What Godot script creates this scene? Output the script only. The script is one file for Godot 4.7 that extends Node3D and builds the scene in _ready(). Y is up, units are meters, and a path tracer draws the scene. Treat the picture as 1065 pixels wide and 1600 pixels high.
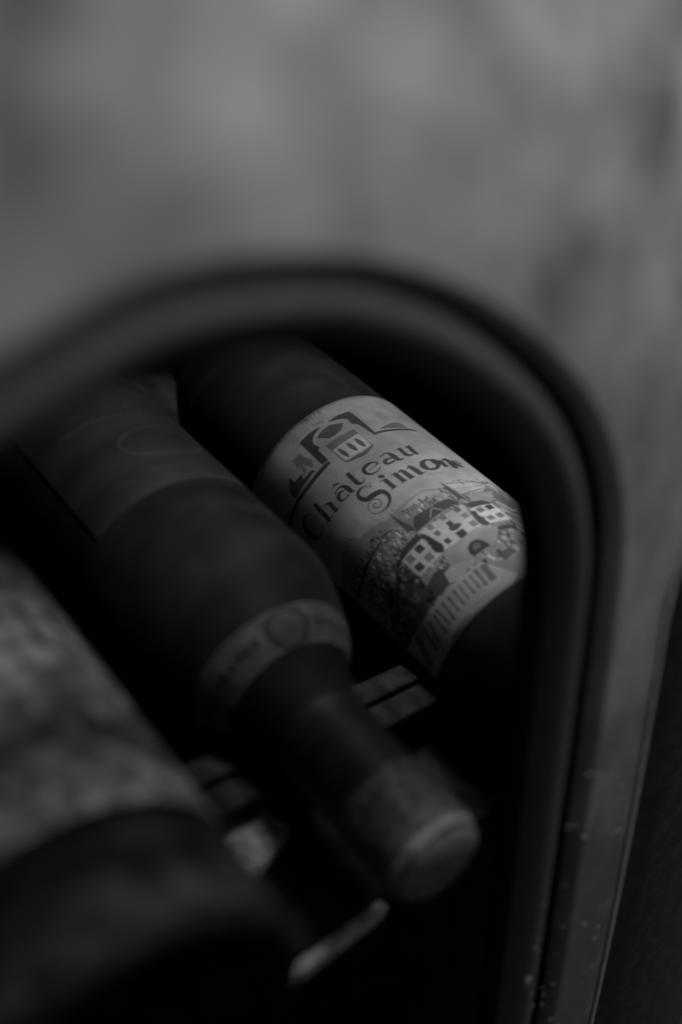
extends Node3D

const MM := 0.001
var rng := RandomNumberGenerator.new()
var M := {}
var used := {}

# ---------------------------------------------------------------- naming and committing
func numbered(called: String) -> String:
	var n: int = used.get(called, 0)
	used[called] = n + 1
	return called if n == 0 else "%s_%03d" % [called, n]

func thing(called: String, label: String, category: String, at := Vector3.ZERO, turn := Basis.IDENTITY, group := "") -> Node3D:
	var o := Node3D.new()
	o.name = numbered(called)
	add_child(o)
	o.transform = Transform3D(turn, at * MM)
	o.set_meta("label", label)
	o.set_meta("category", category)
	if group != "":
		o.set_meta("group", group)
	return o

func part(called: String, mesh: Mesh, mat: Material, parent: Node) -> MeshInstance3D:
	var o := MeshInstance3D.new()
	o.name = called
	o.mesh = mesh
	o.material_override = mat
	parent.add_child(o, true)
	return o

func struct(called: String, mesh: Mesh, mat: Material) -> MeshInstance3D:
	var o := part(called, mesh, mat, self)
	o.set_meta("kind", "structure")
	return o

# ---------------------------------------------------------------- shapes (millimetres in, metres out)
func grid(nu: int, nv: int, at: Callable, st: SurfaceTool = null) -> SurfaceTool:
	# a sheet of nu x nv cells; front face where u runs to the right and v runs down
	if st == null:
		st = SurfaceTool.new()
		st.begin(Mesh.PRIMITIVE_TRIANGLES)
	var pts := []
	for j in nv + 1:
		var row := PackedVector3Array()
		for i in nu + 1:
			row.append((at.call(float(i) / nu, float(j) / nv) as Vector3) * MM)
		pts.append(row)
	for j in nv:
		for i in nu:
			for k in [[0, 0], [1, 0], [1, 1], [0, 0], [1, 1], [0, 1]]:
				st.set_uv(Vector2(float(i + k[0]) / nu, float(j + k[1]) / nv))
				st.add_vertex(pts[j + k[1]][i + k[0]])
	return st

func done(st: SurfaceTool) -> ArrayMesh:
	st.generate_normals()
	return st.commit()

func curve_y(prof: Array, x: float) -> float:
	for i in range(1, prof.size()):
		if x <= prof[i][0]:
			var t: float = (x - prof[i - 1][0]) / maxf(prof[i][0] - prof[i - 1][0], 1e-6)
			return lerpf(prof[i - 1][1], prof[i][1], t)
	return prof[-1][1]

func smooth_profile(keys: Array, steps := 8) -> Array:
	# keys [h, r]; Catmull-Rom through them
	var out := []
	for i in keys.size() - 1:
		var p0 = keys[maxi(i - 1, 0)]
		var p1 = keys[i]
		var p2 = keys[i + 1]
		var p3 = keys[mini(i + 2, keys.size() - 1)]
		for s in steps:
			var t := float(s) / steps
			out.append([cubic_interpolate(p1[0], p2[0], p0[0], p3[0], t), cubic_interpolate(p1[1], p2[1], p0[1], p3[1], t)])
	out.append(keys[-1])
	return out

func lathe(prof: Array, segs: int, wobble := 0.0, freq := 0.1, seed_ := 1) -> ArrayMesh:
	# round the local +Z axis; prof entries [h, r]
	var n := FastNoiseLite.new()
	n.seed = seed_
	n.frequency = freq
	var at := func(u: float, v: float) -> Vector3:
		var k = prof[clampi(roundi(v * (prof.size() - 1)), 0, prof.size() - 1)]
		var a := u * TAU
		var d := Vector3(sin(a), cos(a), 0)
		var r: float = k[1]
		if wobble > 0.0 and r > 1.0:
			r += n.get_noise_3d(d.x * r, d.y * r, k[0]) * wobble
		return d * r + Vector3(0, 0, k[0])
	return done(grid(segs, prof.size() - 1, at))

func patch(prof: Array, a0: float, a1: float, h0: Callable, h1: Callable, lift: float, nu := 80, nv := 48) -> ArrayMesh:
	# a sheet of paper glued on a turned body: angles in degrees from local +Y towards local +X, heights along +Z
	var at := func(u: float, v: float) -> Vector3:
		var a: float = lerpf(a0, a1, u)
		var h: float = lerpf(h0.call(a), h1.call(a), v)
		var r := curve_y(prof, h) + lift
		return Vector3(sin(deg_to_rad(a)) * r, cos(deg_to_rad(a)) * r, h)
	var st := grid(nu, nv, at)
	for e in [0.0, 1.0]:   # the thickness of the paper along its four edges
		grid(nu, 1, func(u: float, v: float) -> Vector3:
			var a: float = lerpf(a0, a1, u)
			var h: float = lerpf(h0.call(a), h1.call(a), e)
			var r := curve_y(prof, h) + lift * (1.0 - v)
			return Vector3(sin(deg_to_rad(a)) * r, cos(deg_to_rad(a)) * r, h), st)
		grid(nv, 1, func(u: float, v: float) -> Vector3:
			var a: float = lerpf(a0, a1, e)
			var h: float = lerpf(h0.call(a), h1.call(a), u)
			var r := curve_y(prof, h) + lift * (1.0 - v)
			return Vector3(sin(deg_to_rad(a)) * r, cos(deg_to_rad(a)) * r, h), st)
	return done(st)

func block(c: Vector3, size: Vector3, turn := Basis.IDENTITY, cham := 1.0, rough := 0.0) -> ArrayMesh:
	# a chamfered board; rough shakes the corners a little
	var st := SurfaceTool.new()
	st.begin(Mesh.PRIMITIVE_TRIANGLES)
	st.set_smooth_group(-1)
	var h := size * 0.5
	var k := {}
	for x in [-1, 1]:
		for y in [-1, 1]:
			for z in [-1, 1]:
				var j := Vector3(rng.randf_range(-rough, rough), rng.randf_range(-rough, rough), rng.randf_range(-rough, rough))
				for ax in 3:
					var p := Vector3(x * h.x, y * h.y, z * h.z) + j
					for o in 3:
						if o != ax:
							p[o] -= cham * [x, y, z][o]
					k[[x, y, z, ax]] = c + turn * p
	var quad := func(p: Array) -> void:
		var mid: Vector3 = (p[0] + p[1] + p[2] + p[-1]) / 4.0
		var nn: Vector3 = (p[1] - p[0]).cross(p[2] - p[0])
		if nn.dot(mid - c) > 0.0:
			p.reverse()
		for i in range(1, p.size() - 1):
			for q in [p[0], p[i], p[i + 1]]:
				st.set_uv(Vector2(q.x, q.z) * 0.01)
				st.add_vertex(q * MM)
	for ax in 3:
		var o1 := (ax + 1) % 3
		var o2 := (ax + 2) % 3
		for s in [-1, 1]:
			var f := []
			for w in [[-1, -1], [1, -1], [1, 1], [-1, 1]]:
				var id := [0, 0, 0, ax]
				id[ax] = s
				id[o1] = w[0]
				id[o2] = w[1]
				f.append(k[id])
			quad.call(f)
			for s2 in [-1, 1]:   # chamfers along the edges between face ax and face o1
				var e := []
				for w in [[-1, ax], [1, ax], [1, o1], [-1, o1]]:
					var id := [0, 0, 0, w[1]]
					id[ax] = s
					id[o1] = s2
					id[o2] = w[0]
					e.append(k[id])
				quad.call(e)
	for x in [-1, 1]:
		for y in [-1, 1]:
			for z in [-1, 1]:
				quad.call([k[[x, y, z, 0]], k[[x, y, z, 1]], k[[x, y, z, 2]]])
	return done(st)

# ---------------------------------------------------------------- materials
func noise_map(freq: float, dark: float, pale: float, seed_: int, octaves := 4, size := 512, type := FastNoiseLite.TYPE_SIMPLEX_SMOOTH, lo := 0.25, hi := 0.75) -> NoiseTexture2D:
	var n := FastNoiseLite.new()
	n.seed = seed_
	n.noise_type = type
	n.frequency = freq
	n.fractal_octaves = octaves
	var t := NoiseTexture2D.new()
	t.width = size
	t.height = size
	t.seamless = true
	t.noise = n
	var g := Gradient.new()
	g.offsets = PackedFloat32Array([lo, hi])
	g.colors = PackedColorArray([Color(dark, dark, dark).linear_to_srgb(), Color(pale, pale, pale).linear_to_srgb()])
	t.color_ramp = g
	return t

func bump_map(freq: float, seed_: int, strength: float, octaves := 4, size := 512) -> NoiseTexture2D:
	var n := FastNoiseLite.new()
	n.seed = seed_
	n.frequency = freq
	n.fractal_octaves = octaves
	var t := NoiseTexture2D.new()
	t.width = size
	t.height = size
	t.seamless = true
	t.noise = n
	t.as_normal_map = true
	t.bump_strength = strength
	return t

func stuff(albedo: Texture2D, rough: float, scale: float, normal: Texture2D = null, depth := 0.5, spec := 0.5, world := true) -> StandardMaterial3D:
	var m := StandardMaterial3D.new()
	m.albedo_texture = albedo
	m.roughness = rough
	m.metallic_specular = spec
	m.uv1_triplanar = scale > 0.0
	m.uv1_world_triplanar = scale > 0.0 and world
	if scale > 0.0:
		m.uv1_scale = Vector3.ONE * scale
	if normal:
		m.normal_enabled = true
		m.normal_texture = normal
		m.normal_scale = depth
	return m

# ---------------------------------------------------------------- drawing on paper (flat print)
var ink: Image
var ink_w := 1.0      # width of the sheet in thousandths of its height
func tone_col(t: float) -> Color:
	return Color(t, t, t).linear_to_srgb()

func p(tone: float, xy: Array) -> void:
	# a filled outline; coordinates in thousandths of the sheet
	var pts := PackedVector2Array()
	for i in range(0, xy.size(), 2):
		pts.append(Vector2(xy[i] * 0.001 * ink.get_width(), xy[i + 1] * 0.001 * ink.get_height()))
	fill(tone, pts)

func fill(tone: float, pts: PackedVector2Array) -> void:
	var c := tone_col(tone)
	var lo := 1e9
	var hi := -1e9
	for q in pts:
		lo = minf(lo, q.y)
		hi = maxf(hi, q.y)
	for y in range(maxi(0, int(lo)), mini(ink.get_height() - 1, int(hi)) + 1):
		var xs := PackedFloat32Array()
		var yc := y + 0.5
		for i in pts.size():
			var a := pts[i]
			var b := pts[(i + 1) % pts.size()]
			if (a.y <= yc) != (b.y <= yc):
				xs.append(a.x + (b.x - a.x) * (yc - a.y) / (b.y - a.y))
		xs.sort()
		for i in range(0, xs.size() - 1, 2):
			var x0 := clampi(roundi(xs[i]), 0, ink.get_width())
			var x1 := clampi(roundi(xs[i + 1]), 0, ink.get_width())
			if x1 > x0:
				ink.fill_rect(Rect2i(x0, y, x1 - x0, 1), c)

func s(tone: float, xyw: Array) -> void:
	# a brush stroke through points [x, y, width]
	var q := []
	var k := Vector2(ink_w, 1000.0) * 0.001
	for i in range(0, xyw.size(), 3):
		q.append(Vector3(xyw[i] * k.x, xyw[i + 1] * k.y, xyw[i + 2]))
	var mid := []
	if q.size() == 2:
		mid = q
	else:
		for i in q.size() - 1:
			var p0: Vector3 = q[maxi(i - 1, 0)]
			var p3: Vector3 = q[mini(i + 2, q.size() - 1)]
			for t in 6:
				mid.append((q[i] as Vector3).cubic_interpolate(q[i + 1], p0, p3, t / 6.0))
		mid.append(q[-1])
	var px := ink.get_height() * 0.001
	for i in mid.size() - 1:
		var a := Vector2(mid[i].x, mid[i].y)
		var b := Vector2(mid[i + 1].x, mid[i + 1].y)
		var d := (b - a).normalized().orthogonal() * 0.5
		var flat := PackedVector2Array()
		for z in [a + d * mid[i].z, b + d * mid[i + 1].z, b - d * mid[i + 1].z, a - d * mid[i].z]:
			flat.append(Vector2(z.x / ink_w * ink.get_width(), z.y * px))
		fill(tone, flat)
		if i > 0:
			dot(tone, a.x / ink_w * 1000.0, a.y, mid[i].z * 0.5)

func dot(tone: float, x: float, y: float, r: float, jag := 0.0) -> void:
	var flat := PackedVector2Array()
	for i in 14:
		var a := TAU * i / 14.0
		var rr := r * (1.0 + rng.randf_range(-jag, jag))
		flat.append(Vector2((x * 0.001 + cos(a) * rr / ink_w) * ink.get_width(), (y + sin(a) * rr) * 0.001 * ink.get_height()))
	fill(tone, flat)

func hatch(tone: float, x0: float, x1: float, y0: float, y1: float, n: int, seed_: int) -> void:
	rng.seed = seed_
	for i in n:
		var x := rng.randf_range(x0, x1)
		var y := rng.randf_range(y0, y1)
		var t := rng.randf_range(0.5, 1.9) * tone
		s(t, [x, y, rng.randf_range(3, 8), x + rng.randf_range(-9, 9), y + rng.randf_range(6, 30), rng.randf_range(2, 5)])

func blobs(tone: float, x0: float, x1: float, y0: float, y1: float, n: int, seed_: int) -> void:
	rng.seed = seed_
	for i in n:
		var x := rng.randf_range(x0, x1)
		var y := rng.randf_range(y0, y1)
		if ink.get_pixel(int(x * 0.001 * ink.get_width()), int(y * 0.001 * ink.get_height())).r > 0.37:
			continue
		dot(tone * rng.randf_range(0.6, 1.3), x, y, rng.randf_range(3, 11), 0.5)

func age(amount: float, freq: float, seed_: int, grain := 0.03) -> void:
	# stains and paper grain over the whole sheet
	var n := FastNoiseLite.new()
	n.seed = seed_
	n.frequency = freq
	n.fractal_octaves = 5
	rng.seed = seed_
	for y in ink.get_height():
		for x in ink.get_width():
			var v := ink.get_pixel(x, y).r
			v *= 1.0 + n.get_noise_2d(x, y) * amount + rng.randf_range(-grain, grain)
			ink.set_pixel(x, y, Color(v, v, v))

func sheet(w: int, h: int, tone: float) -> void:
	ink = Image.create(w, h, false, Image.FORMAT_RGB8)
	ink.fill(tone_col(tone))
	ink_w = 1000.0 * w / h

func print_of(w: int, h: int) -> ImageTexture:
	ink.resize(w, h, Image.INTERPOLATE_LANCZOS)
	return ImageTexture.create_from_image(ink)

# ---------------------------------------------------------------- the curved panel with its arched opening
const P0 := Vector3(-13.67, 210.69, -125.76)
const EYE := Vector3(0, 235.97, 0)   # the point from which the panel was measured
const CLOSE := 1.0                    # its true size against the first estimate
const N := Vector3(0.1060, 0.1960, 0.9750)
var EX := Vector3(0.99414, 0, -0.10808)
var EY := Vector3(-0.0212, 0.9806, -0.1949)

func skin(a: float, b: float, q := 0.0) -> Vector3:
	var back := (b + 40.0) * (b + 40.0) / (800.0 if b > -40.0 else 7000.0)
	return EYE + (P0 + EX * a + EY * b + N * (q - back) - EYE) * CLOSE

var rim := PackedVector2Array()       # the outline of the opening on the panel, evenly spaced
var rim_in := PackedVector2Array()    # and its inward directions

func plan_opening() -> void:
	# the arch seen in the photograph, its lower half carried on in the same manner
	var k := [[75.8, -33.5], [100, -21], [125, -17], [148, -16.3], [177, -21.2], [205, -31.6], [230, -46], [249.5, -66], [259.5, -86], [265.5, -109], [272, -133], [279, -160], [286, -186], [297, -225], [308, -263], [329, -345], [334, -400], [318, -440], [280, -462], [220, -466], [140, -455], [70, -438], [30, -405], [8, -340], [-4, -260], [-5, -180], [5, -115], [25, -74], [50, -49]]
	var fine := PackedVector2Array()
	for i in k.size():
		var q := []
		for o in [-1, 0, 1, 2]:
			var e = k[(i + o + k.size()) % k.size()]
			q.append(Vector2(e[0], e[1]))
		for t in 24:
			fine.append((q[1] as Vector2).cubic_interpolate(q[2], q[0], q[3], t / 24.0))
	var c := Curve2D.new()
	c.bake_interval = 1.0
	for v in fine:
		c.add_point(v)
	c.add_point(fine[0])
	var n := 720
	for i in n:
		rim.append(c.sample_baked(c.get_baked_length() * i / n))
	for turn in 6:   # ease out what is left of the corners
		var old := rim.duplicate()
		for i in n:
			rim[i] = (old[(i + n - 3) % n] + old[i] * 2.0 + old[(i + 3) % n]) / 4.0
	for i in n:
		rim_in.append((rim[(i + 4) % n] - rim[(i + n - 4) % n]).normalized().rotated(-PI / 2))

func opening(t: float, inset := 0.0) -> Vector2:
	var i := roundi(fposmod(t, 1.0) * rim.size()) % rim.size()
	if inset <= 0.0:
		return rim[i] + rim_in[i] * inset
	# the moulding is wider along the upright side than over the top of the arch, where it lies close to the sheet
	var up := clampf(-rim_in[i].x * 1.25, 0.0, 1.0)
	var k := inset * lerpf(0.02, 1.15, up) if inset < 3.65 else lerpf((inset - 3.65) * 1.5, inset + 0.55, up)
	return rim[i] + rim_in[i] * k * (1.0 + 1.12 * clampf(-rim_in[i].x, 0.0, 1.0))

func sweep(prof: Array, n := 360, wob := 0.0) -> ArrayMesh:
	# a moulding [inset, height] drawn all round the opening
	var w := FastNoiseLite.new()
	w.seed = 5
	w.frequency = 0.02
	return done(grid(n, prof.size() - 1, func(u: float, v: float) -> Vector3:
		var k = prof[clampi(roundi(v * (prof.size() - 1)), 0, prof.size() - 1)]
		var c := opening(u, k[0])
		return skin(c.x, c.y, k[1] + wob * w.get_noise_2d(c.x, c.y))))

func bottle(called: String, label: String, at: Vector3, axis: Vector3) -> Node3D:
	var z := axis.normalized()
	var y := (Vector3.UP - z * z.y).normalized()
	return thing(called, label, "bottle", at, Basis(y.cross(z), y, z), "bottles lying on the wooden rack")

func _ready() -> void:
	rng.seed = 7
	plan_opening()
	# ------------------------------------------------------------ camera, sky, sun, exposure
	var cam := Camera3D.new()
	cam.name = "camera"
	cam.transform = Transform3D(Basis(Vector3(0.75488, 0.30145, 0.58248), Vector3(0.04472, 0.86239, -0.50427), Vector3(-0.65434, 0.40671, 0.63752)).orthonormalized(), Vector3(0, 235.97, 0) * MM)
	cam.near = 0.01
	cam.far = 60.0
	var lens := CameraAttributesPhysical.new()
	lens.frustum_focal_length = 26.15
	lens.frustum_focus_distance = 0.455
	lens.frustum_near = 0.01
	lens.frustum_far = 60.0
	lens.exposure_aperture = 2.4
	cam.attributes = lens
	cam.fov = 49.288
	add_child(cam)
	cam.current = true

	var env := Environment.new()
	env.background_mode = Environment.BG_SKY
	var air := ProceduralSkyMaterial.new()
	air.sky_top_color = Color(0.28, 0.28, 0.28)
	air.sky_horizon_color = Color(0.30, 0.30, 0.30)
	air.sky_curve = 0.25
	air.ground_horizon_color = Color(0.22, 0.22, 0.22)
	air.ground_bottom_color = Color(0.14, 0.14, 0.14)
	air.sun_angle_max = 0.0
	var sky := Sky.new()
	sky.sky_material = air
	env.sky = sky
	env.background_energy_multiplier = 1.0
	env.tonemap_mode = Environment.TONE_MAPPER_LINEAR
	env.tonemap_exposure = 0.95
	env.sdfgi_enabled = true
	env.ssao_enabled = true
	env.ssil_enabled = true
	var we := WorldEnvironment.new()
	we.name = "world_environment"
	we.environment = env
	add_child(we)

	var sun := DirectionalLight3D.new()
	sun.name = "sun"
	sun.light_energy = 1.6
	sun.light_angular_distance = 17.0
	sun.shadow_enabled = true
	add_child(sun)
	sun.look_at_from_position(Vector3(0.04, 0.94, -0.13), Vector3.ZERO, Vector3.UP)

	# ------------------------------------------------------------ materials
	M.paint = stuff(noise_map(0.03, 0.86, 1.0, 12, 4, 512), 0.5, 8.0, bump_map(0.05, 3, 1.0), 0.1, 0.4)
	M.paint.vertex_color_use_as_albedo = true
	M.fold = stuff(noise_map(0.03, 0.35, 0.5, 13), 0.5, 8.0)
	M.fleck = stuff(noise_map(0.1, 0.7, 0.85, 14), 0.3, 40.0)
	M.rubber = stuff(noise_map(0.03, 0.07, 0.105, 4), 0.4, 20.0, bump_map(0.08, 9, 2.0), 0.15, 0.5)
	M.gap = stuff(noise_map(0.03, 0.006, 0.014, 5), 0.8, 20.0, null, 0.5, 0.2)
	M.trim = stuff(noise_map(0.02, 0.04, 0.07, 6), 0.5, 8.0, bump_map(0.06, 2, 2.0), 0.2, 0.5)
	M.lining = stuff(noise_map(0.02, 0.04, 0.07, 8), 0.9, 4.0, null, 0.5, 0.2)
	M.glass = stuff(noise_map(0.012, 0.028, 0.048, 21, 5), 0.62, 8.0, bump_map(0.05, 14, 1.0), 0.08, 0.22)
	M.glass_dusty = stuff(noise_map(0.012, 0.009, 0.02, 24, 5), 0.62, 8.0, bump_map(0.05, 14, 1.0), 0.08, 0.22)
	M.glass_dark = stuff(noise_map(0.02, 0.006, 0.026, 22, 5), 0.9, 8.0, bump_map(0.05, 14, 1.0), 0.06, 0.1)
	M.base = stuff(noise_map(0.02, 0.004, 0.010, 23, 5), 0.6, 8.0, null, 0.5, 0.2)
	M.wax = stuff(noise_map(0.03, 0.03, 0.13, 31, 5), 0.6, 14.0, bump_map(0.03, 33, 4.0), 0.6, 0.4)
	M.foil = stuff(noise_map(0.02, 0.010, 0.022, 35, 4), 0.55, 10.0, bump_map(0.03, 34, 2.0), 0.3, 0.4)
	M.wood_dark = stuff(noise_map(0.02, 0.014, 0.036, 41, 5), 0.75, 6.0, bump_map(0.05, 42, 3.0), 0.4, 0.2)
	M.end_lit = stuff(noise_map(0.05, 0.10, 0.34, 46, 5), 0.9, 14.0, bump_map(0.05, 47, 4.0), 0.6, 0.2)
	M.wood_worn = stuff(noise_map(0.04, 0.14, 0.42, 45, 5), 0.8, 9.0, bump_map(0.06, 44, 3.0), 0.5, 0.2)
	M.wood_pale = stuff(noise_map(0.04, 0.35, 0.80, 43, 5), 0.7, 9.0, bump_map(0.06, 44, 3.0), 0.5, 0.2)

	# ------------------------------------------------------------ the panel with its arched opening
	var panel := thing("window_panel", "pale grey painted panel with an arched opening edged in black rubber", "panel", Vector3.ZERO)
	var side := func(shift: float, b: float) -> Vector2:     # along the seam beside the opening
		return Vector2(293.5 + shift - (b + 101.5) * (0.276 if b < -101.5 else -0.12), b)
	var outer := func(t: float) -> Vector2:
		var c := opening(t) - Vector2(140, -230)
		var e := c * minf((305.0 if c.y > 0.0 else 430.0) / maxf(absf(c.y), 1e-3), 260.0 / maxf(absf(c.x), 1e-3)) + Vector2(140, -230)
		e.x = minf(e.x, (side.call(0.0, e.y) as Vector2).x)
		return e
	var st := grid(480, 90, func(u: float, v: float) -> Vector3:
		# from the outer edge to the rolled lip of the opening
		if v < 0.8:
			var f := pow(v / 0.8, 0.6)
			var c: Vector2 = (outer.call(u) as Vector2).lerp(opening(u, -3.5), f)
			return skin(c.x, c.y)
		var a := (v - 0.8) / 0.2 * PI * 0.5
		var c := opening(u, -3.5 + 3.5 * sin(a))
		return skin(c.x, c.y, -5.0 * (1.0 - cos(a))))
	# mottled paint tone, with uneven light painted in as pale and dark patches
	var mottle := FastNoiseLite.new()
	mottle.seed = 41
	mottle.frequency = 0.028
	mottle.fractal_octaves = 3
	var patches := [[228, 26, 26, -0.10], [70, 6, 14, -0.12], [117, 4, 9, 0.16], [115, 16, 10, 0.08], [147, 10, 12, 0.06], [229, 19, 8, -0.16], [241, 20, 8, -0.1], [204, -13, 9, -0.2], [197, -3, 6, -0.1], [190, 9, 7, 0.06], [75, 13, 8, -0.34], [77, -8, 7, -0.2], [132, 30, 9, -0.1], [158, 36, 9, -0.16], [205, 28, 7, 0.08], [243, 50, 10, -0.2], [243, -14, 9, 0.14], [218, 2, 8, 0.06], [178, 20, 9, -0.12], [302, -255, 80, -0.38], [284, -160, 45, -0.14]]  # the last two paint dimmer light into the lower right
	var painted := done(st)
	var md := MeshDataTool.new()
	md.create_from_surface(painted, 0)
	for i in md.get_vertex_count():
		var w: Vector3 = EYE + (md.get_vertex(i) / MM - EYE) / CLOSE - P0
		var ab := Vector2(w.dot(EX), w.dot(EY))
		var t := 0.51 + 0.18 * mottle.get_noise_2d(ab.x, ab.y)
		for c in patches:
			var far: float = Vector2(c[0], c[1]).distance_to(ab + Vector2(1, 1) * 7.0 * mottle.get_noise_2d(ab.y + 300.0, ab.x)) / c[2]
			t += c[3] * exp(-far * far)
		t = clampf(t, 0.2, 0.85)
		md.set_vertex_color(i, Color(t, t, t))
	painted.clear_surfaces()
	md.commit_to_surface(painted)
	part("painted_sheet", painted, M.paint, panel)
	# dried drops and chips standing on the paint
	rng.seed = 61
	var drops := SurfaceTool.new()
	drops.begin(Mesh.PRIMITIVE_TRIANGLES)
	for i in 60:
		var b := rng.randf_range(-300, -150)
		var a: float = (side.call(-rng.randf_range(6, 50), b) as Vector2).x
		var r := rng.randf_range(0.12, 0.26) * (1.9 if rng.randf() < 0.15 else 1.0)
		var long := rng.randf_range(1.2, 2.6)
		grid(8, 3, func(u: float, v: float) -> Vector3:
			var d := Vector2(cos(u * TAU) * long, sin(u * TAU)) * sin(v * PI * 0.5) * r
			d = d.rotated(0.9)
			return skin(a + d.x, b + d.y, 0.35 * r * cos(v * PI * 0.5)), drops)
	var fleck := part("dried_drops", done(drops), M.fleck, panel)
	fleck.set_meta("kind", "stuff")
	part("seal_groove", sweep([[-0.3, -4.6], [-0.2, -12.0], [0.6, -15.0], [4.2, -15.0]]), M.gap, panel)
	var seal := part("window_seal", sweep([[3.8, -15.0], [3.7, -6.0], [3.9, -3.4], [4.6, -1.6], [5.7, -0.5], [7.0, 0.0], [8.3, -0.1], [9.5, -0.9], [10.4, -2.3], [10.9, -4.2], [11.0, -6.0]]), M.rubber, panel)
	part("seal_lip", sweep([[10.9, -5.9], [11.6, -7.0], [12.2, -7.6], [12.9, -8.4], [13.2, -9.6], [12.9, -11.0], [10.0, -12.5], [0.0, -13.0]]), M.gap, seal)
	# the seam beside the opening: a fine groove, then a narrow folded edge
	var edge := func(prof: Array) -> ArrayMesh:
		return done(grid(prof.size() - 1, 60, func(u: float, v: float) -> Vector3:
			var k = prof[clampi(roundi(u * (prof.size() - 1)), 0, prof.size() - 1)]
			var c: Vector2 = side.call(k[0], lerpf(75.0, -660.0, v))
			return skin(c.x, c.y, k[1])))
	part("seam_groove", edge.call([[-0.1, -0.05], [0.1, -2.5], [1.7, -2.5], [1.9, -0.4]]), M.gap, panel)
	part("folded_edge", edge.call([[1.9, -0.4], [2.4, 0.0], [4.4, 0.0], [5.2, -0.6], [5.6, -2.0], [5.6, -14.0]]), M.fold, panel)

	var pillar := thing("door_pillar", "dark upright post behind the seam of the pale grey panel", "post", Vector3.ZERO)
	part("channel", edge.call([[5.6, -14.0], [7.0, -26.0], [24.0, -27.0], [28.0, -22.0]]), M.gap, pillar)
	part("post_face", edge.call([[28.0, -22.0], [31.0, -15.0], [37.0, -11.0], [46.0, -9.0], [75.0, -9.0], [150.0, -14.0], [200.0, -30.0]]), M.trim, pillar)

	# ------------------------------------------------------------ the dark compartment behind it
	struct("floor", block(Vector3(200, -280, -430), Vector3(1000, 20, 600)), M.lining)
	struct("back_wall", block(Vector3(200, -10, -720), Vector3(1000, 520, 20)), M.lining)
	struct("side_wall", block(Vector3(-170, -10, -455), Vector3(20, 505, 510)), M.lining)
	struct("side_wall", block(Vector3(690, -10, -455), Vector3(20, 505, 510)), M.lining)
	# slatted vent in the unseen top, added so its gaps shape daylight on the bottles
	var top := struct("ceiling", block(Vector3(-60, 252, -455), Vector3(200, 14, 510)), M.lining)
	part("added_ceiling_board", block(Vector3(550, 252, -455), Vector3(300, 14, 510)), M.lining, top)
	part("added_ceiling_board", block(Vector3(105, 247, -388), Vector3(130, 3, 302)), M.lining, top)  # added to shade the front-left bottle from the vent
	part("added_ceiling_board", block(Vector3(220, 252, -630), Vector3(358, 13, 160)), M.lining, top)
	part("added_ceiling_board", block(Vector3(200, 238, -194), Vector3(520, 4, 28), Basis(Vector3.UP, deg_to_rad(6.5))), M.lining, top)  # added to narrow the light gap behind the panel
	for i in 16:
		part("added_slat", block(Vector3(220, 252, -206.0 - i * 21.0), Vector3(358, 4, 15.5 if i < 2 else (11.3 if i < 5 else (16.2 if i < 10 else 19.3)))), M.lining, top)  # added slats, their widths set how much light comes through

	# ------------------------------------------------------------ the wooden rack
	var yaw := Basis(Vector3.UP, deg_to_rad(13.0))
	var rack := thing("bottle_rack", "dark wooden rack of boards carrying the bottles inside the opening", "rack", Vector3(200, 0, -300))
	var into := Vector3(-200, 0, 300)
	part("shelf_board", block(into + Vector3(200, -5.0, -141.5) + yaw * Vector3(60, 0, -192), Vector3(720, 9.5, 376), yaw, 0.8), M.wood_dark, rack)
	part("shelf_edge", block(into + Vector3(200, -4.6, -141.5) + yaw * Vector3(-71, 0, -1.6), Vector3(200, 6.0, 3.6), yaw, 0.6), M.wood_pale, rack)
	part("neck_rail", block(into + Vector3(208, 11.0, -203) + yaw * Vector3(-20, 0, 0), Vector3(210, 22, 9), yaw, 0.5, 0.15), M.wood_dark, rack)
	part("neck_rail", block(into + Vector3(208, 9.0, -203) + yaw * Vector3(-20, 0, 9.9), Vector3(214, 20, 10.4), yaw, 0.5, 0.15), M.wood_dark, rack)
	part("wood_wedge", block(into + Vector3(182, 5.0, -172), Vector3(54, 9, 17), Basis(Vector3.UP, deg_to_rad(34.0)), 1.0, 1.0), M.wood_worn, rack)
	part("rear_rail", block(into + Vector3(330, 5.5, -352) , Vector3(90, 11, 14), yaw, 1.2, 0.4), M.wood_dark, rack)

	# ------------------------------------------------------------ bottle with the pictorial label (base towards the opening)
	var d := Vector3(0.08, -0.068, 1.0).normalized()
	var foot := Vector3(326.5, 45.7, -280.0) + d * 99.0
	var b1 := bottle("wine_bottle", "dark bottle with a pale label of a country house, neck pointing inward", foot, -d)
	var body := smooth_profile([[0, 36], [3, 38.2], [8, 39], [40, 39], [100, 39], [196, 39], [206, 38.3], [218, 35.2], [230, 29], [242, 22], [256, 17], [272, 14.8], [296, 14.5]], 5)
	var prof := [[22.0, 0.5], [20, 8], [12, 20], [3, 30], [0.4, 33.0]] + body + [[298, 14.0], [300, 12], [300.2, 0.3]]
	part("bottle_glass", lathe(prof, 96, 0.15, 0.03, 3), M.glass, b1)
	part("neck_capsule", lathe([[256, 17.4], [264, 16.0], [274, 15.3], [294, 15.2], [300.6, 15.0], [301.4, 13.5], [301.6, 0.3]], 64, 0.2, 0.1, 8), M.foil, b1)
	sheet(2048, 2400, 0.44)
	country_print()
	age(0.12, 0.004, 77, 0.10)
	var lm := StandardMaterial3D.new()
	lm.albedo_texture = print_of(1024, 1200)
	lm.roughness = 0.62
	lm.metallic_specular = 0.35
	lm.normal_enabled = true
	lm.normal_texture = bump_map(0.02, 51, 3.0, 5, 512)
	lm.normal_scale = 0.12
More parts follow.
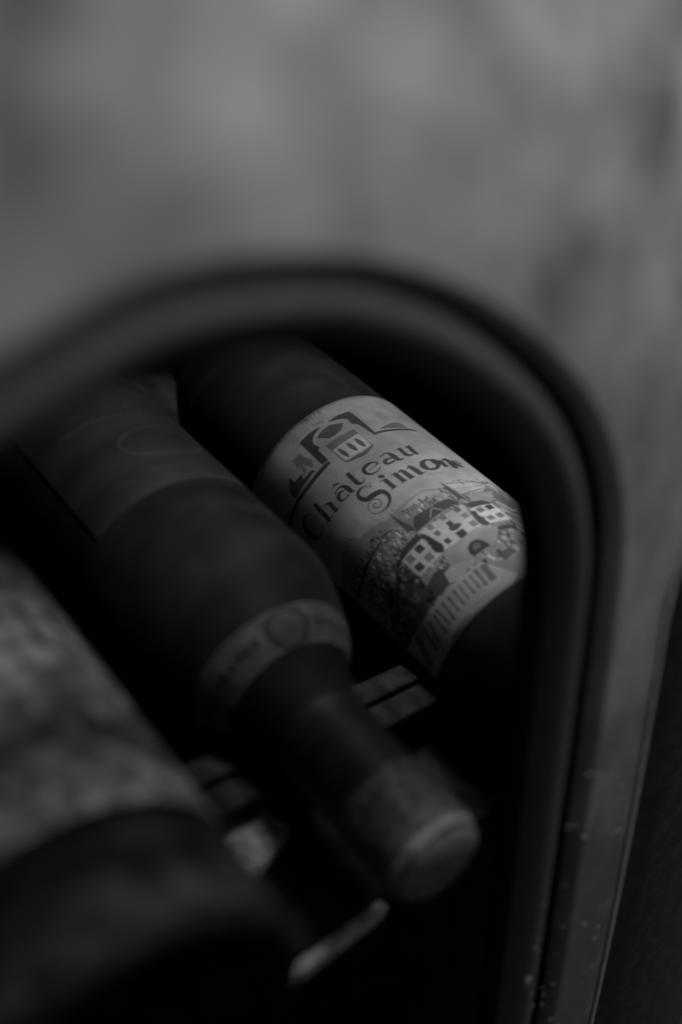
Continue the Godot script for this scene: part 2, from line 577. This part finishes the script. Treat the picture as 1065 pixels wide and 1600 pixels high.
	# the local frame looks down the axis the other way: angles change sign
	part("label", patch(body, 117.0, -34.0, func(a: float) -> float: return 99.0 + 45.77 + 0.0761 * a, func(a: float) -> float: return 99.0 - 74.25 + 0.0761 * a, 0.3), lm, b1)

	# ------------------------------------------------------------ middle bottle, neck towards the opening
	var b2 := bottle("wine_bottle", "dark dusty bottle with a stained label and a pale shoulder band, neck in front", Vector3(213.3, 39, -423), Vector3(0, 0, 1))
	var body2 := smooth_profile([[0, 36], [3, 38.2], [8, 39], [60, 39], [120, 39], [172, 39], [185, 38.8], [194, 37.2], [203, 34], [211, 30], [217, 26.3], [224, 20.8], [232, 16.8], [240, 15.2], [258, 14.6], [288, 14.6]], 5)
	part("bottle_glass", lathe([[20.0, 0.5], [18, 8], [10, 20], [3, 29], [0.4, 32.0]] + body2 + [[294, 14.0], [295, 0.3]], 96, 0.15, 0.03, 5), M.glass_dusty, b2)
	part("neck_capsule", lathe([[238, 16.0], [240.5, 15.7], [243, 15.3], [250, 15.1], [266, 15.1], [270, 15.2]], 72, 0.35, 0.09, 12), M.foil, b2)
	part("wax_tip", lathe([[268, 15.0], [269, 15.5], [272, 15.4], [275, 15.6], [280, 15.7], [285, 15.6], [289, 15.4], [290.8, 15.2], [291.4, 14.4]], 72, 1.1, 0.10, 12), M.wax, b2)
	part("capsule_end", lathe([[291.0, 15.0], [292.6, 14.6], [294.2, 13.2], [295.2, 10.6], [295.9, 5.0], [296.0, 0.3]], 64, 1.0, 0.12, 13), M.end_lit, b2)  # light on the capsule end is put into this paler colour
	sheet(1024, 1024, 0.017)
	aged_print()
	age(0.3, 0.006, 91, 0.03)
	var lm2 := StandardMaterial3D.new()
	lm2.albedo_texture = print_of(512, 512)
	lm2.roughness = 0.7
	part("label", patch(body2, -65.0, 62.0, func(a: float) -> float: return 150.0, func(a: float) -> float: return 62.0, 0.3), lm2, b2)
	sheet(1024, 256, 0.065)
	band_print()
	age(0.35, 0.01, 92, 0.03)
	var lm3 := StandardMaterial3D.new()
	lm3.albedo_texture = print_of(512, 128)
	lm3.roughness = 0.7
	part("shoulder_label", patch(body2, -110.0, 60.0, func(a: float) -> float: return 221.8, func(a: float) -> float: return 211.4, 0.3, 64, 14), lm3, b2)

	# ------------------------------------------------------------ bottle with the mouldy label, base at the opening
	var b3 := bottle("wine_bottle", "bottle with a blotchy mouldy paper label, its dark base at the opening", Vector3(109.2, 40, -108), Vector3(0, 0, -1))
	var body3 := smooth_profile([[0, 36], [3, 39.0], [8, 40], [60, 40], [120, 40], [170, 40], [186, 38.5], [200, 34], [214, 26], [226, 19.5], [240, 16.5], [262, 15.2], [290, 14.8]], 5)
	part("base", lathe([[24.2, 0.3], [21.2, 7.8], [12.2, 19.8], [2.6, 31.0], [0.0, 34.0], [-0.4, 36.4], [0.6, 38.2], [2.6, 39.3]], 96), M.base, b3)  # darker than the bottle glass, standing in for shade on the base
	part("bottle_glass", lathe([[24.0, 0.5], [21, 8], [12, 20], [3, 30], [0.4, 33.0]] + body3 + [[294, 14.0], [295, 0.3]], 96, 0.2, 0.03, 6), M.glass_dark, b3)
	sheet(1024, 1024, 0.27)
	mouldy_print()
	var lm4 := StandardMaterial3D.new()
	lm4.albedo_texture = print_of(512, 512)
	lm4.roughness = 0.85
	part("label", patch(body3, 95.0, -62.0, func(a: float) -> float: return 136.0, func(a: float) -> float: return 32.0, 0.35), lm4, b3)

# ---------------------------------------------------------------- the prints
func mouldy_print() -> void:
	rng.seed = 19
	# mould and damp
	for i in 260:
		dot(rng.randf_range(0.12, 0.40), rng.randf_range(0, 1000), rng.randf_range(560, 1000), rng.randf_range(14, 46), 0.4)
	for i in 90:
		dot(rng.randf_range(0.10, 0.2), rng.randf_range(0, 1000), rng.randf_range(480, 1000), rng.randf_range(6, 22), 0.5)
	hatch(0.12, 0, 1000, 0, 330, 900, 23)
	# three lines of heavy type
	for row in 3:
		for i in 12:
			if rng.randf() < 0.12:
				continue
			var x := 40.0 + i * 82.0 + rng.randf_range(-5, 5)
			var y := 345.0 + row * 96.0 + rng.randf_range(-5, 5)
			s(0.01, [x - 5, y - 30, rng.randf_range(24, 32), x + 1, y, rng.randf_range(32, 40), x + 8, y + 30, rng.randf_range(22, 30)])
	age(0.55, 0.01, 93, 0.05)

func aged_print() -> void:
	rng.seed = 29
	# lines of small type and an oval vignette, all nearly lost in the stain
	for row in [[120, 26, 0.04], [560, 20, 0.05], [640, 20, 0.05], [780, 44, 0.04]]:
		var x := 140.0
		while x < 860.0:
			var w := rng.randf_range(14, 30)
			s(row[2], [x, row[0], 8, x + 3, row[0] + row[1], 8])
			x += w
	for i in 20:
		var a := TAU * i / 20.0
		s(0.06, [500 + 190 * cos(a), 330 + 110 * sin(a), 10, 500 + 190 * cos(a + 0.33), 330 + 110 * sin(a + 0.33), 10])

func band_print() -> void:
	rng.seed = 37
	# a ringed medallion in the middle with dark type on either side
	for r in [[165, 0.006], [112, 0.06], [100, 0.035]]:
		p(r[1], ellipse(560, 470, r[0] * 0.62, r[0] * 3.2))
	var x := 40.0
	while x < 960.0:
		if absf(x - 560.0) > 125.0:
			var w := rng.randf_range(0.7, 1.2)
			s(0.008, [x, 360, 90 * w, x + 8, 620, 100 * w])
			s(0.008, [x, 480, 60, x + 26, 500, 50])
		x += rng.randf_range(40, 56)
	s(0.012, [0, 920, 60, 1000, 920, 60])

func ellipse(x: float, y: float, rx: float, ry: float) -> Array:
	var out := []
	for i in 32:
		out.append(x + cos(TAU * i / 32) * rx)
		out.append(y + sin(TAU * i / 32) * ry)
	return out

func country_print() -> void:
	p(.30, [0,527, 220,467, 230,485, 252,504, 284,514, 313,519, 355,530, 373,541, 381,538, 407,537, 457,532, 513,530, 561,532, 597,550, 629,558, 674,544, 718,542, 736,565, 753,556, 805,571, 819,607, 839,632, 1000,642, 1000,1000, 0,1000])
	p(0.42, [486,539, 555,538, 598,558, 603,576, 556,570, 499,565, 430,555])
	p(0.24, [420,549, 479,557, 542,585, 569,589, 524,604, 449,597])
	hatch(.05, 0, 1000, 540, 900, 520, 3)
	hatch(.44, 0, 1000, 560, 900, 520, 4)
	hatch(.12, 0, 1000, 550, 820, 900, 9)
	p(0.50, [642,550, 705,548, 772,567, 806,586, 747,621, 659,617, 650,579])
	s(0.16, [638,546,4, 695,558,4, 771,568,5, 813,572,5])
	s(0.16, [702,547,5, 704,573,5])
	s(0.16, [659,613,5, 710,612,5, 758,607,4])
	s(0.20, [656,577,2, 639,600,2])
	s(0.20, [665,578,2, 649,600,2])
	s(0.20, [674,579,2, 659,601,2])
	s(0.20, [683,581,2, 669,601,2])
	s(0.20, [693,582,2, 680,600,2])
	s(0.20, [703,582,2, 691,600,2])
	s(0.20, [713,583,2, 702,599,2])
	s(0.20, [724,583,2, 714,598,2])
	s(0.20, [735,583,2, 727,597,2])
	s(0.20, [747,582,2, 740,595,2])
	s(0.20, [760,582,3, 754,592,3])
	s(0.20, [773,580,3, 770,589,3])
	s(0.20, [788,578,3, 786,585,3])
	p(0.34, [658,622, 731,623, 775,628, 763,662, 717,680, 674,658])
	p(0.16, [808,616, 822,645, 821,685, 810,754, 780,755, 763,716, 763,662])
	s(0.50, [750,680,8, 765,706,9, 776,736,9, 807,730,8])
	s(0.06, [362,581,4, 332,572,6, 299,579,5, 259,583,7, 211,588,9, 174,590,14, 124,601,15, 52,605,15, -10,599,17])
	s(0.12, [259,588,4, 212,626,5, 174,663,4])
	s(0.10, [218,463,3, 230,486,3, 249,502,2])
	s(0.40, [324,606,4, 361,620,3, 392,636,3])
	p(0.09, [192,672, 222,714, 262,681, 292,708, 296,769, 307,796, 335,793, 401,816, 367,826, 352,861, 306,862, 258,861, 193,867, 16,864, 4,843, 19,805, 129,720, 156,697, 169,699])
	blobs(.24, 16, 306, 700, 960, 130, 5)
	blobs(.04, 16, 306, 680, 950, 110, 8)
	p(0.28, [295,776, 329,793, 404,774, 366,793, 294,806])
	p(0.07, [449,597, 486,600, 525,603, 557,601, 596,609, 618,641, 522,642, 418,649, 421,626])
	p(0.20, [448,594, 419,627, 413,583])
	p(0.08, [400,514, 404,565, 419,620, 412,655, 404,638, 387,625, 396,568])
	s(0.50, [392,602,2, 389,623,2])
	p(0.08, [632,524, 640,571, 647,611, 646,652, 620,627, 626,561])
	s(0.50, [622,597,3, 620,625,3])
	s(0.50, [620,635,3, 636,635,4, 637,653,3])
	s(0.46, [396,630,3, 408,637,3, 408,651,2])
	s(0.36, [489,638,3, 513,615,3, 526,614,4, 535,628,4, 546,641,3])
	p(0.54, [414,653, 506,659, 615,652, 615,670, 603,701, 597,749, 601,761, 565,759, 487,766, 432,763, 429,763, 443,739, 439,707, 426,669])
	p(0.22, [450,655, 470,656, 471,677, 451,677])
	p(0.22, [509,654, 531,653, 531,674, 510,675])
	p(0.14, [571,654, 594,651, 595,673, 571,676])
	p(0.17, [450,688, 470,689, 471,710, 451,710])
	p(0.07, [508,686, 530,685, 530,706, 509,707])
	p(0.26, [573,689, 597,686, 597,707, 574,710])
	p(0.08, [453,733, 473,733, 474,754, 454,754])
	p(0.08, [502,706, 541,708, 550,719, 535,727, 514,729, 501,723])
	p(0.05, [504,736, 537,736, 535,765, 502,765])
	p(0.20, [569,727, 596,727, 595,753, 569,753])
	p(0.05, [423,666, 432,687, 435,719, 442,740, 436,756, 421,765, 407,755, 402,733, 413,725, 416,683])
	p(0.06, [409,654, 411,676, 345,678, 292,686, 303,670, 331,658])
	p(0.54, [300,683, 411,680, 403,747, 417,765, 378,767, 301,771])
	p(0.08, [361,685, 390,686, 390,713, 360,713])
	p(0.22, [310,687, 340,689, 340,717, 310,715])
	p(0.22, [361,731, 390,731, 390,759, 360,759])
	p(0.08, [311,730, 341,732, 341,760, 311,758])
	p(0.08, [623,657, 652,656, 697,663, 726,687, 626,682])
	p(0.66, [623,681, 720,688, 721,729, 723,777, 674,773, 630,766, 637,733, 627,724])
	p(0.20, [637,690, 664,689, 667,711, 640,713])
	p(0.06, [677,692, 709,688, 712,710, 681,714])
	p(0.20, [638,736, 666,734, 669,756, 641,758])
	p(0.20, [680,738, 711,734, 715,756, 683,760])
	p(0.06, [614,690, 633,698, 624,722, 630,739, 625,765, 617,771, 602,760, 598,745])
	p(0.33, [431,764, 486,767, 563,761, 616,776, 638,795, 589,837, 563,851, 518,845, 458,848, 414,824, 405,798])
	s(0.42, [561,763,4, 605,772,4, 635,788,4])
	s(0.20, [638,795,2, 596,832,3, 564,852,3])
	p(0.05, [491,806, 516,794, 542,798, 553,817, 557,845, 529,841, 500,844, 483,843, 480,827])
	p(0.14, [522,803, 536,812, 531,828, 504,829, 503,815])
	p(0.07, [637,790, 677,793, 701,805, 690,829, 671,813, 637,808])
	p(0.11, [539,883, 569,882, 603,879, 611,904, 583,909, 549,917])
	s(0.40, [726,778,6, 749,789,7, 778,791,7])
	p(0.42, [367,820, 409,818, 478,859, 387,871, 354,859])
	p(0.46, [-15,860, 157,871, 276,870, 368,868, 432,871, 483,870, 521,942, 537,978, 494,999, 428,996, 316,999, 189,1006, -4,1010, -14,927])
	s(0.19, [478,891,24, 472,917,17, 467,943,24])
	s(0.19, [446,884,13, 440,916,8, 434,947,13])
	s(0.19, [420,885,8, 416,912,6, 412,939,8])
	s(0.19, [394,884,9, 389,914,6, 385,943,9])
	s(0.19, [369,884,8, 362,914,6, 355,943,8])
	s(0.19, [342,884,10, 337,914,7, 331,944,10])
	s(0.19, [312,887,12, 307,917,7, 302,946,12])
	s(0.19, [282,886,13, 276,919,8, 269,952,13])
	s(0.19, [247,886,14, 245,918,9, 243,949,14])
	s(0.19, [226,891,15, 218,924,9, 210,956,15])
	s(0.19, [195,888,14, 176,922,9, 158,955,15])
	s(0.19, [156,885,15, 142,922,10, 127,959,16])
	s(0.19, [102,888,38, 75,922,30, 44,955,46])
	s(0.30, [205,983,13, 268,979,12, 321,980,11])
	s(0.28, [345,969,6, 355,970,6])
	s(0.28, [361,970,6, 370,972,6])
	s(0.28, [377,971,6, 386,974,6])
	s(0.28, [393,972,6, 401,975,6])
	s(0.28, [410,972,6, 416,977,6])
	s(0.28, [426,973,6, 431,978,6])
	s(0.28, [442,972,6, 447,978,6])
	s(0.28, [459,972,6, 462,979,6])
	s(0.28, [475,971,6, 478,979,6])
	s(0.24, [27,891,7, 14,917,7, 6,932,7])
	p(0.50, [350,43, 371,76, 371,204, 291,203, 150,28, 249,23])
	p(0.52, [651,68, 784,93, 814,208, 621,213])
	p(0.26, [303,102, 351,100, 348,123, 360,159, 342,186, 330,164, 325,144, 297,140])
	p(0.24, [321,129, 319,169, 294,182, 304,163])
	p(0.09, [246,132, 244,162, 292,167, 279,185, 332,188, 333,201, 275,200, 197,204, 192,172])
	p(0.20, [646,206, 683,194, 744,183, 768,192, 778,226])
	p(0.42, [698,122, 734,111, 745,160, 713,167, 692,155])
	s(0.48, [630,52,5, 696,62,6, 749,73,6])
	p(0.07, [378,71, 430,67, 487,73, 439,87, 420,101, 412,114, 417,142, 405,150, 402,206, 373,206])
	s(0.07, [398,216,15, 344,219,15, 274,220,16, 195,217,15, 125,219,16, 58,222,16])
	s(0.30, [324,200,4, 258,205,4, 185,206,4])
	p(0.08, [516,75, 563,68, 618,72, 623,94, 621,208, 608,214, 599,150, 581,132, 585,105, 568,91])
	s(0.08, [607,216,12, 662,222,12, 730,230,11, 805,238,12])
	p(0.44, [442,4, 488,0, 530,-1, 583,12, 585,48, 509,67, 455,57, 439,32])
	p(0.40, [365,38, 448,46, 449,64, 354,59])
	s(0.20, [443,19,3, 446,0,3, 455,2,4, 455,7,3, 453,11,4, 444,10,4])
	s(0.20, [456,21,3, 465,3,4, 466,22,3])
	s(0.20, [460,14,4, 465,14,4])
	s(0.20, [473,4,3, 469,23,3, 478,23,4])
	s(0.20, [496,5,4, 487,5,3, 483,24,3, 492,24,4])
	s(0.20, [485,14,4, 492,15,4])
	s(0.20, [501,5,4, 511,6,4])
	s(0.20, [506,5,3, 502,25,3])
	s(0.20, [515,6,4, 525,6,4])
	s(0.20, [520,6,3, 516,25,3])
	s(0.20, [538,5,4, 529,6,3, 525,25,4, 534,25,4])
	s(0.20, [527,15,4, 535,15,4])
	s(0.30, [462,49,9, 510,60,13])
	p(0.13, [439,105, 462,94, 511,89, 561,111, 528,137, 491,141, 469,138])
	p(0.22, [439,154, 566,158, 566,186, 443,189])
	s(0.14, [439,154,3, 440,192,3, 441,252,5, 454,266,9, 489,271,16, 519,275,16, 563,263,7, 565,245,4, 564,160,3])
	p(0.60, [443,189, 566,186, 564,257, 523,259, 464,255, 449,249])
	s(0.13, [461,196,2, 462,213,13, 464,236,14, 465,252,3])
	s(0.13, [502,195,2, 503,212,14, 505,234,15, 506,251,3])
	s(0.13, [539,197,2, 539,214,15, 540,236,16, 541,253,3])
	s(0.06, [191,291,3, 178,280,3, 159,275,7, 135,279,14, 120,297,22, 114,323,26, 120,351,19, 141,368,9, 165,370,5, 181,364,4, 191,348,3])
	s(0.06, [233,283,17, 230,327,17, 226,371,17])
	s(0.06, [218,370,3, 250,372,3])
	s(0.06, [248,322,3, 266,322,6, 277,333,14, 276,355,15, 275,370,14])
	s(0.06, [259,368,3, 293,370,2])
	s(0.06, [327,305,2, 339,299,6, 350,301,9, 362,307,4])
	s(0.06, [318,326,4, 337,320,5, 359,323,9, 368,338,15, 369,357,16, 370,368,8, 384,370,2])
	s(0.06, [356,341,4, 336,336,8, 321,342,14, 316,359,9, 333,368,5, 355,365,6])
	s(0.06, [411,301,13, 409,332,14, 409,358,14, 419,368,7, 432,367,4, 440,360,3])
	s(0.06, [399,306,4, 418,306,3])
	s(0.06, [412,328,3, 428,321,2])
	s(0.06, [475,345,3, 498,347,3, 520,340,6, 510,327,6, 486,323,12, 464,330,13, 459,348,12, 472,365,7, 498,368,4, 515,361,3])
	s(0.06, [544,327,3, 565,320,5, 583,326,9, 587,347,19, 591,370,14, 611,375,3])
	s(0.06, [577,351,4, 557,346,11, 543,352,12, 547,366,9, 577,367,7])
	s(0.06, [634,325,14, 632,345,15, 634,364,16, 648,372,8, 669,365,4])
	s(0.06, [617,326,3, 642,324,4])
	s(0.06, [673,328,15, 671,350,16, 672,371,14, 680,373,4])
	s(0.06, [656,330,3, 683,324,4])
	s(0.06, [429,406,3, 434,396,2, 440,386,2])
	s(0.06, [432,401,2, 419,387,3, 399,383,7, 378,390,12, 372,410,15, 386,430,19, 418,435,21, 444,444,18, 451,468,13, 441,489,10, 418,503,7, 392,504,4, 366,493,3, 359,472,2, 371,450,3, 393,445,3, 411,455,3, 413,475,3, 398,484,3, 384,479,3, 383,465,3, 393,461,3, 396,468,3])
	s(0.06, [483,390,3, 486,393,14, 491,398,14, 494,400,3])
	s(0.06, [487,414,15, 488,462,15])
	s(0.06, [466,409,4, 494,413,4])
	s(0.06, [471,464,3, 504,462,3])
	s(0.06, [531,415,15, 534,462,16])
	s(0.06, [517,414,3, 539,412,4])
	s(0.06, [519,463,3, 546,463,3])
	s(0.06, [540,422,2, 556,415,7, 562,426,16, 566,465,17])
	s(0.06, [551,464,3, 581,464,3])
	s(0.06, [579,425,2, 594,415,6, 600,427,17, 606,467,18])
	s(0.06, [593,467,3, 630,466,4])
	s(0.06, [653,421,16, 642,440,22, 648,459,13, 674,466,12, 697,454,14, 705,434,30, 692,419,11, 674,414,9, 653,421,17])
	s(0.06, [726,429,19, 725,469,19])
	s(0.06, [741,431,6, 765,428,18, 766,443,24, 763,476,23])
	s(0.06, [791,438,18, 791,460,21, 805,469,14])
	s(0.06, [808,431,7, 820,453,13])
	s(0.36, [623,480,13, 649,488,16, 676,496,9])
	s(0.40, [367,261,16, 379,282,19])
	s(0.30, [415,525,7, 421,531,7])
